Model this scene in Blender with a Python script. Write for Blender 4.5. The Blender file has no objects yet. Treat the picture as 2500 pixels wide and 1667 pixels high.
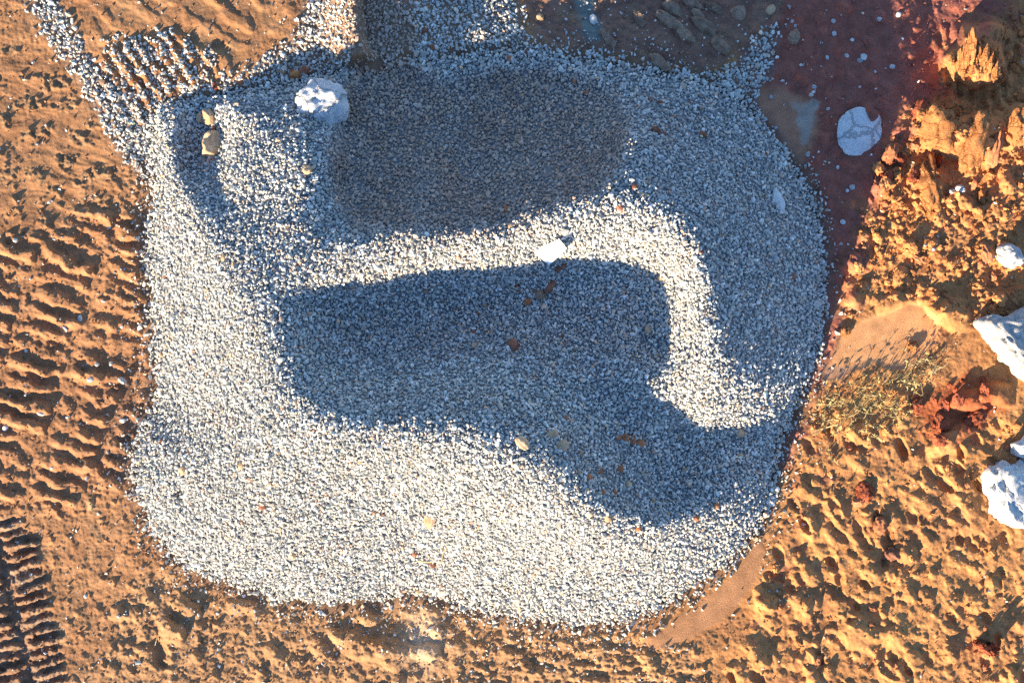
import bpy, bmesh, math, random
import numpy as np
from mathutils import Vector, Matrix

# ---------------------------------------------------------------- camera, sky, sun, exposure
sc = bpy.context.scene
COL = sc.collection
S = 0.0044                      # metres per plan unit (the plan is 2500 x 1667 units)
CX, CY = 1250.0, 833.5
FOV = math.radians(60)
CAM_H = 1250 * S / math.tan(FOV / 2)
HP = CAM_H / S                  # camera height in plan units
cam_d = bpy.data.cameras.new("Camera")
cam_d.sensor_fit = 'HORIZONTAL'; cam_d.angle_x = FOV
cam_d.clip_start = 0.1; cam_d.clip_end = 5000
cam = bpy.data.objects.new("Camera", cam_d); COL.objects.link(cam)
cam.location = (0, 0, CAM_H); cam.rotation_euler = (0, 0, 0)
sc.camera = cam

SUN_EL = math.radians(16.4)
SUN_AZ = math.radians(180 + 40)          # clockwise from +Y
w = bpy.data.worlds.new("World"); sc.world = w; w.use_nodes = True
nt = w.node_tree
sky = nt.nodes.new('ShaderNodeTexSky'); sky.sky_type = 'NISHITA'; sky.sun_disc = False
sky.sun_elevation = SUN_EL; sky.sun_rotation = SUN_AZ
sky.air_density = 1.0; sky.dust_density = 0.05; sky.ozone_density = 4.0
bg = nt.nodes['Background']; nt.links.new(sky.outputs[0], bg.inputs[0]); bg.inputs[1].default_value = 0.095
sl = bpy.data.lights.new("Sun", 'SUN'); sl.energy = 5.0; sl.angle = math.radians(0.5); sl.color = (1.0, 0.81, 0.54)
so = bpy.data.objects.new("Sun", sl); COL.objects.link(so); so.location = (-6, -8, 6)
to_sun = Vector((math.sin(SUN_AZ) * math.cos(SUN_EL), math.cos(SUN_AZ) * math.cos(SUN_EL), math.sin(SUN_EL)))
so.rotation_euler = to_sun.to_track_quat('Z', 'Y').to_euler()
vs = sc.view_settings
vs.view_transform = 'Standard'; vs.look = 'None'; vs.exposure = 1.75; vs.gamma = 1; vs.use_curve_mapping = False
sc.render.engine = 'CYCLES'
sc.cycles.max_bounces = 5; sc.cycles.diffuse_bounces = 3; sc.cycles.use_denoising = False

rng = np.random.default_rng(11)
random.seed(5)

# ---------------------------------------------------------------- noise and plan helpers
def _hash(ix, iy, seed):
    with np.errstate(over='ignore'):
        h = (ix.astype(np.uint32) * np.uint32(374761393)) ^ (iy.astype(np.uint32) * np.uint32(668265263)) ^ np.uint32((seed * 2246822519 + 3266489917) & 0xffffffff)
        h = (h ^ (h >> np.uint32(13))) * np.uint32(1274126177)
        h = (h ^ (h >> np.uint32(15))) * np.uint32(2246822519)
        return h ^ (h >> np.uint32(16))
_GA = np.arange(256) * (2 * np.pi / 256)
_GX, _GY = np.cos(_GA).astype(np.float32), np.sin(_GA).astype(np.float32)
def gnoise(x, y, seed=0):
    x = np.asarray(x, np.float32); y = np.asarray(y, np.float32)
    fx, fy = np.floor(x), np.floor(y)
    ix, iy = fx.astype(np.int64), fy.astype(np.int64)
    dx, dy = x - fx, y - fy
    u = dx * dx * dx * (dx * (dx * 6 - 15) + 10); v = dy * dy * dy * (dy * (dy * 6 - 15) + 10)
    def g(ox, oy):
        k = _hash(ix + ox, iy + oy, seed) & np.uint32(255)
        return _GX[k] * (dx - ox) + _GY[k] * (dy - oy)
    a, b, c, d = g(0, 0), g(1, 0), g(0, 1), g(1, 1)
    return 1.5 * (a + u * (b - a) + v * (c - a + u * (a - b - c + d)))
def fbm(x, y, octv=4, seed=0, gain=.5):
    s = 0; a = 1.0; t = 0
    for o in range(octv):
        s = s + a * gnoise(x * 2 ** o + 17.3 * o, y * 2 ** o - 9.1 * o, seed + o); t += a; a *= gain
    return s / t
def sstep(a, b, x):
    t = np.clip((x - a) / (b - a), 0, 1); return t * t * (3 - 2 * t)
K=2500/2352.0
TOE=[(338,380),(345,430),(330,520),(325,620),(345,720),(350,830),(345,930),(290,1030),(295,1110),(330,1180),(352,1235),(400,1290),(455,1320),(540,1350),(640,1385),(760,1400),(880,1385),(960,1370),(1080,1400),(1200,1430),(1330,1442),(1440,1435),(1520,1400),(1620,1345),(1720,1260),(1765,1190),(1790,1110),(1808,1000),(1850,920),(1888,800),(1905,690),(1902,580),(1885,480),(1850,400),(1800,320),(1735,245),(1700,205),(1620,170),(1530,160),(1430,130),(1290,118),(1180,100),(1050,110),(930,130),(820,150),(700,165),(600,190),(500,205),(395,222),(345,265),(330,320)]
CP=[ # x,y in plan px (2352 wide), height in ground px
(640,690,218),(648,800,240),(690,930,275),(800,968,295),(950,988,308),(1100,990,314),(1200,1012,302),
(900,740,118),(1050,712,108),(1180,690,110),(1290,640,128),(800,760,140),(720,720,180),(720,820,210),(850,870,200),(1000,860,205),(1150,850,205),(1300,830,175),
(800,560,212),(950,552,212),(1100,535,218),(1250,505,225),(1350,470,232),(1440,440,236),(1530,470,236),(1590,560,240),(1620,650,240),(1640,750,236),(1660,850,208),(1735,920,100),
(1530,700,165),(1500,800,150),(1400,720,130),(1400,900,178),(1350,610,160),(1000,640,150),(800,640,190),(1480,600,180),(1560,890,186),(1485,868,196),(1650,905,168),(1620,930,160),
(900,480,165),(1100,450,150),(1300,400,160),(1400,370,175),(850,400,110),(900,300,60),(1100,300,62),(1300,300,80),(1400,300,120),(900,200,22),(1100,190,25),(1300,190,30),(1450,230,70),(1450,320,170),
(1255,1060,297),(1310,1120,276),(1390,1190,228),(1490,1225,172),(1590,1225,138),(1690,1215,58),(1359,1019,222),(1450,1010,158),(1420,950,172),(1550,1000,108),(1420,1100,190),(1530,1130,112),(1640,1090,92),(1650,1000,84),(1700,1000,64),(1740,1000,46),(1700,1110,84),(1745,1100,46),(1600,1140,116),(1690,1165,86),(1500,1040,136),(1600,1050,90),(1470,1300,100),
(1665,650,208),(1685,750,198),(1640,560,208),(1610,470,198),(1530,390,190),(1550,650,182),(1770,700,130),(1740,560,148),(1700,450,130),(1620,350,120),(1560,270,80),(1770,860,98),
(700,612,212),(760,600,212),(700,545,190),(600,600,186),(600,500,152),(700,480,168),(745,380,137),(600,400,122),(720,300,108),(600,290,84),(600,240,60),(540,260,62),(660,235,55),(740,250,66),(800,300,60),(790,420,115),(785,500,165),
(400,440,82),(382,390,60),(375,330,50),(385,270,38),(450,520,125),(495,470,100),(500,560,150),(470,410,52),(440,340,8),(460,270,2),(430,395,30),(510,330,36),(440,235,2),(540,380,98),(560,330,84),(400,600,60),(450,700,110),(520,690,185),(540,820,180),(440,820,85),(450,950,80),(385,965,22),(345,1020,30),(560,960,200),(430,1050,100),(430,1150,92),(600,1080,210),(620,1220,130),(500,1180,120),(760,1100,225),(760,1250,120),(950,1120,225),(950,1250,115),(1100,1250,145),(1250,1300,110),(1380,1350,65),
]
def tps_fit(P,v,lam):
    d=np.hypot(P[:,None,0]-P[None,:,0],P[:,None,1]-P[None,:,1])
    Km=d*d*np.log(d+1e-9)
    n=len(P); A=np.zeros((n+3,n+3)); A[:n,:n]=Km+lam*np.eye(n)
    A[:n,n]=1;A[:n,n+1:]=P; A[n,:n]=1;A[n+1:,:n]=P.T
    return np.linalg.solve(A,np.r_[v,0,0,0])
def tps_eval(w,P,x,y):
    n=len(P); out=np.full(x.shape,w[n])+w[n+1]*x+w[n+2]*y
    for i in range(n):
        r2=(x-P[i,0])**2+(y-P[i,1])**2
        out+=w[i]*.5*r2*np.log(r2+1e-9)
    return out
def smooth_poly(pts,it=2):
    p=np.array(pts,float)
    for _ in range(it):
        q=np.roll(p,-1,0); p=np.stack([.75*p+.25*q,.25*p+.75*q],1).reshape(-1,2)
    return p
def sdist(poly,x,y):
    """signed distance, positive inside"""
    a=poly; b=np.roll(poly,-1,0); best=np.full(x.shape,1e18); ins=np.zeros(x.shape,bool)
    for (ax,ay),(bx,by) in zip(a,b):
        dx,dy=bx-ax,by-ay; t=np.clip(((x-ax)*dx+(y-ay)*dy)/(dx*dx+dy*dy+1e-9),0,1)
        best=np.minimum(best,(x-ax-t*dx)**2+(y-ay-t*dy)**2)
        c=((ay>y)!=(by>y)); ins^=c&(x<(bx-ax)*(y-ay)/(by-ay+1e-12)+ax)
    d=np.sqrt(best); return np.where(ins,d,-d)
def smin(a,b,k):
    h=np.clip(.5+.5*(b-a)/k,0,1); return b*(1-h)+a*h-k*h*(1-h)
TOEP=smooth_poly(np.array(TOE)*K,2)
def pile_coarse(x,y):
    P=np.array([(a*K,b*K) for a,b,_ in CP]+[(a*K,b*K) for a,b in TOE]); v=np.array([c for *_,c in CP]+[0]*len(TOE),float)
    w=tps_fit(P/1000,v,1e-5)
    h=tps_eval(w,P/1000,x/1000,y/1000)
    d=sdist(TOEP,x,y)
    h=smin(h,np.maximum(d,0)*.95,14)
    return np.where(d>0,np.maximum(h,0),0),d
def new_mesh_obj(name, V, F, mats, parent=None, smooth=False, colors=None, nside=None):
    """V (n,3), F: (m,k) array with equal-sided faces"""
    me = bpy.data.meshes.new(name)
    V = np.ascontiguousarray(V, np.float32); F = np.ascontiguousarray(F, np.int32)
    k = F.shape[1]
    me.vertices.add(len(V)); me.vertices.foreach_set('co', V.ravel())
    me.loops.add(F.size); me.loops.foreach_set('vertex_index', F.ravel())
    me.polygons.add(len(F)); me.polygons.foreach_set('loop_start', np.arange(0, F.size, k, dtype=np.int32))
    me.polygons.foreach_set('loop_total', np.full(len(F), k, np.int32))
    me.polygons.foreach_set('use_smooth', np.full(len(F), smooth, bool))
    if colors is not None:
        at = me.color_attributes.new('Col', 'FLOAT_COLOR', 'POINT')
        c = np.ones((len(V), 4), np.float32); c[:, :colors.shape[1]] = colors
        at.data.foreach_set('color', c.ravel())
    me.update(calc_edges=True)
    for m in (mats if isinstance(mats, (list, tuple)) else [mats]): me.materials.append(m)
    o = bpy.data.objects.new(name, me); COL.objects.link(o)
    if parent: o.parent = parent
    return o
def tag(o, label=None, cat=None, group=None, kind=None):
    if label: o['label'] = label
    if cat: o['category'] = cat
    if group: o['group'] = group
    if kind: o['kind'] = kind
    return o

# ---------------------------------------------------------------- materials
def mat_attr(name, rough=.95, bump=(60, .4, .004), var=(9, .25), fine=(220, .2), spec=.2):
    m = bpy.data.materials.new(name); m.use_nodes = True
    n = m.node_tree.nodes; l = m.node_tree.links; p = n['Principled BSDF']
    p.inputs['Roughness'].default_value = rough; p.inputs['Specular IOR Level'].default_value = spec
    a = n.new('ShaderNodeAttribute'); a.attribute_name = 'Col'
    tc = n.new('ShaderNodeTexCoord')
    def scaled(col, sc_, amt, det):
        t = n.new('ShaderNodeTexNoise'); t.inputs['Scale'].default_value = sc_; t.inputs['Detail'].default_value = det
        l.new(tc.outputs['Object'], t.inputs['Vector'])
        mr = n.new('ShaderNodeMapRange'); mr.inputs[1].default_value = .3; mr.inputs[2].default_value = .7
        mr.inputs[3].default_value = 1 - amt; mr.inputs[4].default_value = 1 + amt
        l.new(t.outputs[0], mr.inputs[0])
        mx = n.new('ShaderNodeVectorMath'); mx.operation = 'SCALE'
        l.new(col, mx.inputs[0]); l.new(mr.outputs[0], mx.inputs['Scale']); return mx.outputs[0]
    c = scaled(a.outputs['Color'], var[0], var[1], 5)
    c = scaled(c, fine[0], fine[1], 3)
    l.new(c, p.inputs['Base Color'])
    b = n.new('ShaderNodeBump'); b.inputs['Strength'].default_value = bump[1]; b.inputs['Distance'].default_value = bump[2]
    t = n.new('ShaderNodeTexNoise'); t.inputs['Scale'].default_value = bump[0]; t.inputs['Detail'].default_value = 6; t.inputs['Roughness'].default_value = .65
    l.new(tc.outputs['Object'], t.inputs['Vector']); l.new(t.outputs[0], b.inputs['Height'])
    l.new(b.outputs[0], p.inputs['Normal'])
    return m, p, a, l
def mat_rock(name, c0, c1, scale=14, bump=(45, .6, .01), rough=.9, crack=None):
    m = bpy.data.materials.new(name); m.use_nodes = True
    n = m.node_tree.nodes; l = m.node_tree.links; p = n['Principled BSDF']
    p.inputs['Roughness'].default_value = rough; p.inputs['Specular IOR Level'].default_value = .2
    tc = n.new('ShaderNodeTexCoord')
    oi = n.new('ShaderNodeObjectInfo')
    add = n.new('ShaderNodeVectorMath'); add.operation = 'ADD'
    l.new(tc.outputs['Object'], add.inputs[0]); l.new(oi.outputs['Random'], add.inputs[1])
    t = n.new('ShaderNodeTexNoise'); t.inputs['Scale'].default_value = scale; t.inputs['Detail'].default_value = 8; t.inputs['Roughness'].default_value = .62
    l.new(add.outputs[0], t.inputs['Vector'])
    r = n.new('ShaderNodeValToRGB'); r.color_ramp.elements[0].position = .34; r.color_ramp.elements[1].position = .66
    r.color_ramp.elements[0].color = (*c0, 1); r.color_ramp.elements[1].color = (*c1, 1)
    l.new(t.outputs[0], r.inputs[0])
    mr = n.new('ShaderNodeMapRange'); mr.inputs[3].default_value = .78; mr.inputs[4].default_value = 1.2
    l.new(oi.outputs['Random'], mr.inputs[0])
    sc_ = n.new('ShaderNodeVectorMath'); sc_.operation = 'SCALE'
    l.new(r.outputs[0], sc_.inputs[0]); l.new(mr.outputs[0], sc_.inputs['Scale'])
    col = sc_.outputs[0]
    t2 = n.new('ShaderNodeTexNoise'); t2.inputs['Scale'].default_value = bump[0]; t2.inputs['Detail'].default_value = 8; t2.inputs['Roughness'].default_value = .7
    l.new(add.outputs[0], t2.inputs['Vector'])
    b = n.new('ShaderNodeBump'); b.inputs['Strength'].default_value = bump[1]; b.inputs['Distance'].default_value = bump[2]
    hsrc = t2.outputs[0]
    if crack:                                   # drying cracks
        vo = n.new('ShaderNodeTexVoronoi'); vo.feature = 'DISTANCE_TO_EDGE'; vo.inputs['Scale'].default_value = crack
        wv = n.new('ShaderNodeVectorMath'); wv.operation = 'SCALE'; wv.inputs['Scale'].default_value = .12
        l.new(t.outputs[1], wv.inputs[0])
        ad = n.new('ShaderNodeVectorMath'); ad.operation = 'ADD'; l.new(add.outputs[0], ad.inputs[0]); l.new(wv.outputs[0], ad.inputs[1])
        l.new(ad.outputs[0], vo.inputs['Vector'])
        cr = n.new('ShaderNodeMapRange'); cr.inputs[2].default_value = .035; cr.inputs[3].default_value = -1.2; cr.inputs[4].default_value = 0
        l.new(vo.outputs['Distance'], cr.inputs[0])
        am = n.new('ShaderNodeMath'); am.operation = 'ADD'; l.new(cr.outputs[0], am.inputs[0]); l.new(t2.outputs[0], am.inputs[1]); hsrc = am.outputs[0]
    l.new(hsrc, b.inputs['Height']); l.new(b.outputs[0], p.inputs['Normal'])
    l.new(col, p.inputs['Base Color'])
    return m
M_SOIL, pS, aS, lS = mat_attr('soil', .95, (75, .6, .009), (7, .2), (130, .28))
# the alpha of the soil attribute holds how damp and smooth the mud is
_n = M_SOIL.node_tree.nodes; _mr = _n.new('ShaderNodeMapRange'); _mr.inputs[3].default_value = .45; _mr.inputs[4].default_value = .95
lS.new(aS.outputs['Alpha'], _mr.inputs[0]); lS.new(_mr.outputs[0], pS.inputs['Roughness'])
M_GRAV, *_ = mat_attr('crushed_stone', .85, (160, .25, .003), (120, .10), (400, .12), spec=.3)
M_CLOD = mat_rock('orange_clod', (.40, .14, .05), (.62, .28, .105), 16, (55, 1.0, .022), crack=5)
M_RED = mat_rock('red_clod', (.28, .07, .035), (.42, .12, .06), 18, (55, 1.0, .02), crack=6)
M_BROWN = mat_rock('brown_clod', (.19, .08, .05), (.34, .15, .09), 18)
M_RUST = mat_rock('rusty_clod', (.32, .12, .06), (.50, .21, .10), 22)
M_TAN = mat_rock('tan_rock', (.40, .25, .14), (.62, .44, .28), 14)
M_MUD = mat_rock('grey_mud', (.20, .13, .09), (.36, .25, .18), 14, crack=7)
M_GREY = mat_rock('grey_stone', (.30, .31, .33), (.50, .50, .50), 20)
M_WHITE = mat_rock('white_rock', (.50, .50, .50), (.80, .79, .77), 22, (70, 1.0, .03))
M_LIME = mat_rock('white_lime', (.66, .66, .68), (.86, .86, .86), 12, (60, 1.0, .025), crack=3)
M_PALE = mat_rock('pale_stone', (.45, .44, .44), (.66, .64, .60), 20)
M_BOARD = mat_rock('white_board', (.80, .80, .80), (.88, .88, .87), 3, (20, .05, .002), .5)
M_WEED = mat_rock('dry_weed', (.30, .22, .09), (.54, .42, .19), 30)
M_STALK = mat_rock('dry_stalk', (.42, .32, .16), (.60, .48, .26), 30)

# ---------------------------------------------------------------- the plan grid of the ground
ST = 2.4
def axis(n0, n1):
    core = np.arange(n0, n1 + ST, ST)
    g = ST * 1.28 ** np.arange(1, 44)
    g = np.cumsum(g)
    return np.r_[(core[0] - g)[::-1], core, core[-1] + g], len(g)
AXU, GU = axis(-260, 2760)
AXV, GV = axis(-240, 1910)
U, Vv = np.meshgrid(AXU, AXV)          # plan coordinates
Uc = np.clip(U, -300, 2800); Vc = np.clip(Vv, -280, 1950)
FX, FY = Uc / K, Vc / K                # plan coordinates at the drawing scale
inner = ((U > -290) & (U < 2790) & (Vv > -270) & (Vv < 1940))
# coarse lattice for distance fields
CG = 10.0
cgx = np.arange(-320, 2840, CG); cgy = np.arange(-300, 1980, CG)
CGX, CGY = np.meshgrid(cgx, cgy)
def bil(A, x, y, x0=cgx[0], y0=cgy[0], st=CG):
    gx = np.clip((x - x0) / st, 0, A.shape[1] - 1.001); gy = np.clip((y - y0) / st, 0, A.shape[0] - 1.001)
    ix = gx.astype(int); iy = gy.astype(int); fx = gx - ix; fy = gy - iy
    return (A[iy, ix] * (1 - fx) * (1 - fy) + A[iy, ix + 1] * fx * (1 - fy) + A[iy + 1, ix] * (1 - fx) * fy + A[iy + 1, ix + 1] * fx * fy)
class Region:
    def __init__(s, pts, it=2):
        s.c = sdist(smooth_poly(np.array(pts, float) * K, it), CGX, CGY)
    def d(s, x, y): return bil(s.c, x, y)
    def m(s, x, y, soft=20, wob=0, wl=60, seed=3):
        d = s.d(x, y)
        if wob: d = d + wob * fbm(x / wl, y / wl, 3, seed)
        return sstep(-soft, soft, d)

pile_h_c, pile_d_c = pile_coarse(CGX, CGY)
# finer pile lattice
PG = 5.0
pgx = np.arange(250, 2100, PG); pgy = np.arange(60, 1580, PG)
PX, PY = np.meshgrid(pgx, pgy)
PILE_H, PILE_D = pile_coarse(PX, PY)
PILE_H = PILE_H + np.where(PILE_D > 8, sstep(8, 60, PILE_D) * (5 * fbm(PX / 70, PY / 70, 3, 41) + 2.5 * fbm(PX / 22, PY / 22, 2, 47)), 0)
PILE_H *= np.clip(PILE_D / 34, 0, 1) ** .55
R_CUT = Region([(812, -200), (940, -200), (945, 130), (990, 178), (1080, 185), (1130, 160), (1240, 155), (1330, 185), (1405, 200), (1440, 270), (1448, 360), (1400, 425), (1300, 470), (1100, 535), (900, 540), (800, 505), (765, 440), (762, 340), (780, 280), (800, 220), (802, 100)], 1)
PILE_H -= 11 * sstep(-6, 22, bil(R_CUT.c, PX, PY) + 14 * fbm(PX / 40, PY / 40, 3, 305)) * sstep(0, 40, PILE_D)
for fx_, fy_, rx_, ry_, dg_, dp_ in [(415, 1136, 17, 40, -12, 20), (358, 583, 26, 20, 30, 16), (328, 1068, 16, 18, 0, 14), (1040, 380, 60, 40, 20, 5), (1240, 395, 40, 30, 0, -7)]:
    xa, ya = PX - fx_ * K, PY - fy_ * K; ca, sa = math.cos(math.radians(dg_)), math.sin(math.radians(dg_))
    PILE_H -= dp_ * np.clip(1 - ((xa * ca + ya * sa) / (rx_ * K)) ** 2 - ((-xa * sa + ya * ca) / (ry_ * K)) ** 2, 0, 1)
def pile_d(x, y): return np.where((x > 255) & (x < 2090) & (y > 65) & (y < 1570), bil(PILE_D, x, y, pgx[0], pgy[0], PG), -200.)
def pile_h(x, y): return np.where((x > 255) & (x < 2090) & (y > 65) & (y < 1570), np.maximum(bil(PILE_H, x, y, pgx[0], pgy[0], PG), 0), 0.)

# ---------------------------------------------------------------- regions of the ground (drawing scale)
R_TRACK = Region([(-120, 560), (80, 540), (180, 480), (330, 500), (345, 700), (350, 900), (300, 1040), (270, 1130), (150, 1170), (-120, 1180)])
R_SWIRL = Region([(-120, 100), (120, 120), (190, 230), (260, 330), (330, 450), (200, 500), (60, 560), (-120, 560)])
R_DARKTRACK = Region([(-120, 1170), (60, 1190), (95, 1300), (110, 1400), (150, 1500), (150, 1660), (-120, 1660)])
R_STRIPE = Region([(200, 120), (330, 70), (450, 100), (520, 190), (430, 250), (400, 330), (345, 440), (250, 300)])
R_TOPSOIL = Region([(130, -60), (690, -60), (670, 70), (590, 110), (580, 170), (500, 175), (460, 110), (330, 60), (220, 110)])
R_MUD = Region([(1190, -80), (1830, -80), (1790, 40), (1730, 80), (1660, 150), (1580, 165), (1430, 125), (1290, 110), (1220, 90)])
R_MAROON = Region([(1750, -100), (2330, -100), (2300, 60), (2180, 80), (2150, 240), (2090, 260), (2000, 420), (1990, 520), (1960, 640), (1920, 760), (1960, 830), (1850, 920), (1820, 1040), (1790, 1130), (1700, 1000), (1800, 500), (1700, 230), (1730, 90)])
R_PUD1 = Region([(1725, 225), (1780, 190), (1830, 220), (1880, 230), (1870, 330), (1830, 400), (1790, 310)])
R_PALE = Region([(1815, 235), (1850, 245), (1870, 225), (1885, 235), (1865, 290), (1870, 310), (1850, 340), (1835, 300), (1830, 260)])
R_GREEN = Region([(1320, -40), (1365, -20), (1375, 50), (1390, 90), (1350, 90), (1330, 50)])
R_PUD2 = Region([(2000, 730), (2060, 700), (2110, 690), (2160, 740), (2150, 790), (2120, 830), (2060, 850), (1990, 830), (1920, 880), (1880, 870), (1920, 800), (1930, 760)])
R_CHURN = Region([(2010, 340), (2120, 240), (2200, 60), (2500, -40), (2500, 760), (2240, 740), (2100, 700), (1960, 700), (1960, 560)])
R_BUMPS = Region([(1850, 980), (1960, 950), (2150, 1000), (2500, 900), (2500, 1680), (1600, 1680), (1700, 1480), (1750, 1350), (1790, 1180)])
R_APRON = Region([(1480, 1470), (1600, 1390), (1690, 1320), (1745, 1230), (1760, 1260), (1735, 1340), (1680, 1410), (1580, 1470), (1500, 1500)])
R_REDPATCH = Region([(2080, 930), (2150, 890), (2220, 860), (2300, 870), (2310, 960), (2240, 990), (2170, 1000), (2100, 980)])
R_WEEDS = Region([(1860, 920), (1950, 880), (2080, 850), (2180, 830), (2150, 920), (2050, 990), (1950, 1010), (1870, 990)])
R_BOTTOM = Region([(330, 1300), (500, 1370), (760, 1400), (950, 1380), (1200, 1430), (1450, 1450), (1620, 1480), (1650, 1660), (200, 1660), (260, 1400)])
R_CHURNB = Region([(1080, 1440), (1500, 1460), (1600, 1500), (1560, 1660), (1050, 1660)])
R_SAND_L = Region([(100, 1150), (290, 1080), (340, 1260), (560, 1370), (760, 1420), (700, 1660), (150, 1660), (110, 1400)])
R_LANE = Region([(818, -200), (938, -200), (945, 140), (818, 150)])
R_SPILL = [Region([(945, -60), (1185, -60), (1200, 60), (1225, 125), (1050, 130), (930, 150), (930, 0)]),
           Region([(690, -60), (830, -60), (830, 160), (700, 190), (590, 215), (560, 170), (600, 130), (660, 90), (690, 50)]),
           Region([(20, -60), (120, -40), (175, 70), (215, 140), (270, 190), (330, 260), (420, 250), (520, 190), (600, 200), (390, 330), (345, 440), (300, 390), (250, 320), (195, 215), (150, 150), (85, 60)]),
           Region([(1545, 178), (1640, 165), (1690, 150), (1730, 75), (1795, 50), (1785, 140), (1740, 240), (1690, 215)]),
           Region([(818, -60), (940, -60), (945, 145), (818, 150)])]
R_SPARSE = Region([(190, 130), (340, 60), (460, 100), (520, 190), (430, 270), (330, 300)])

def rot2(x, y, deg):
    a = math.radians(deg); return x * math.cos(a) + y * math.sin(a), -x * math.sin(a) + y * math.cos(a)
def tracks(x, y, deg, pitch, colw, seed, duty=.5, warp=10):
    """grouser imprints: bars across columns, running at deg down to the right"""
    wx = x + warp * fbm(x / 90, y / 90, 3, seed); wy = y + warp * fbm(x / 90, y / 90, 3, seed + 7)
    p, q = rot2(wx, wy, deg)
    ci = np.floor(p / colw); cf = p / colw - ci
    off = (_hash(ci.astype(np.int64), ci.astype(np.int64) * 0, seed) & np.uint32(255)) / 255.0
    ph = q / pitch + off
    bi = np.floor(ph); f = ph - bi
    rb = (_hash(bi.astype(np.int64), ci.astype(np.int64), seed + 3) & np.uint32(255)) / 255.0
    bar = sstep(0, .22, f) * (1 - sstep(duty, duty + .3, f))
    ends = sstep(0, .12, cf) * (1 - sstep(.84, .97, cf))
    return bar * ends * (.45 + .75 * rb)

NX, NY = U.shape[1], U.shape[0]
Hs = np.zeros(U.shape, np.float32)
x, y = Uc.astype(np.float32), Vc.astype(np.float32)
n1 = fbm(x / 260, y / 260, 3, 1); n2 = fbm(x / 60, y / 60, 4, 5); n3 = fbm(x / 16, y / 16, 3, 9); n4 = gnoise(x / 6.5, y / 6.5, 13)
m_track = R_TRACK.m(x, y, 25, 30); m_dark = R_DARKTRACK.m(x, y, 14, 22); m_swirl = R_SWIRL.m(x, y, 25, 25)
m_stripe = R_STRIPE.m(x, y, 25, 25); m_mud = R_MUD.m(x, y, 14, 18); m_maroon = R_MAROON.m(x, y, 50, 80)
m_pud1 = R_PUD1.m(x, y, 10, 12); m_pud2 = R_PUD2.m(x, y, 10, 16); m_churn = R_CHURN.m(x, y, 25, 35)
m_bumps = R_BUMPS.m(x, y, 30, 30); m_apron = R_APRON.m(x, y, 8, 0); m_red = R_REDPATCH.m(x, y, 30, 60, 50)
m_bottom = R_BOTTOM.m(x, y, 25, 30); m_churnb = R_CHURNB.m(x, y, 30, 40); m_topsoil = R_TOPSOIL.m(x, y, 20, 20)
m_weeds = R_WEEDS.m(x, y, 25, 40); m_sandl = R_SAND_L.m(x, y, 30, 40)
pd = pile_d(x, y)
smooth = np.clip(m_pud1 + m_pud2 + m_apron + .6 * m_swirl + .5 * m_topsoil, 0, 1)
Hs += 7 * n1 + 4.5 * n2 * (1 - .75 * smooth) + 2.2 * n3 * (1 - .8 * smooth) + .9 * n4 * (1 - .7 * smooth)
# track bars on the left
tp = sstep(-.35, .3, fbm(x / 110, y / 110, 3, 111))
Hs += m_track * 12.5 * (.35 + .75 * tp) * tracks(x + 8 * n2, y + 4 * n3, 19, 45, 150, 21, .42, 26)
Hs += m_track * 3 * fbm(x / 24, y / 24, 3, 113)
Hs += m_dark * (15 * tracks(x + 6 * n3, y + 5 * n3, -13, 27, 150, 23, .38, 10) - 8 + 6 * fbm(x / 14, y / 14, 3, 61))
Hs += m_stripe * 9 * tracks(x + 5 * n3, y, 56, 31, 240, 25, .45, 20) + m_stripe * 4 * fbm(x / 20, y / 20, 3, 115)
Hs += .5 * m_topsoil * 9 * tracks(x, y, 30, 60, 200, 27, .4, 40)
# wind and wheel sculpted swirls
sx, sy = rot2(x + 60 * fbm(x / 200, y / 200, 2, 71), y + 60 * fbm(x / 200, y / 200, 2, 73), 15)
Hs += m_swirl * (2.2 * fbm(sx / 110, sy / 22, 3, 75) + 5 * np.abs(fbm(sx / 150, sy / 90, 3, 77)) + 7 * sstep(.02, .3, fbm(x / 45, y / 45, 4, 213)) * (.4 + 1.3 * n3))
edge_w = sstep(-150, -20, pd) * (pd < 0)
ex, ey = rot2(x + 30 * fbm(x / 100, y / 100, 2, 81), y, 30)
Hs += (x < 420) * (y > 440) * (y < 760) * edge_w * 9 * np.maximum(0, fbm(ex / 70, ey / 26, 2, 83)) * 2
# churned ground on the right, lumps and shards
Hs += m_churn * (5 * fbm(x / 45, y / 45, 4, 91, .6) + 4 * np.abs(fbm(x / 14, y / 14, 3, 93)))
bx, by = rot2(x, y, 35)
rid = 1 - np.abs(fbm(bx / 75, by / 50, 3, 95)) * 2.2
Hs += m_bumps * (7 * np.clip(rid, -1, 1) * .5 + 2.5 * n2 - 1.7 * n3)
Hs += m_bottom * (5 * fbm(x / 40, y / 40, 3, 97) + 2.5 * np.abs(fbm(x / 14, y / 14, 2, 99)))
cbx, cby = rot2(x, y, 4)
Hs += m_churnb * (8 * fbm(cbx / 90, cby / 22, 3, 101) + 3 * fbm(x / 12, y / 12, 2, 103))
# right upper track with vertical bars
vt = sstep(0, 25, x - 2280) * (1 - sstep(2455, 2480, x)) * sstep(50, 75, y) * (1 - sstep(235, 262, y))
Hs += vt * 9 * tracks(x, y, 88, 27, 200, 31, .5, 5)
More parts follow.
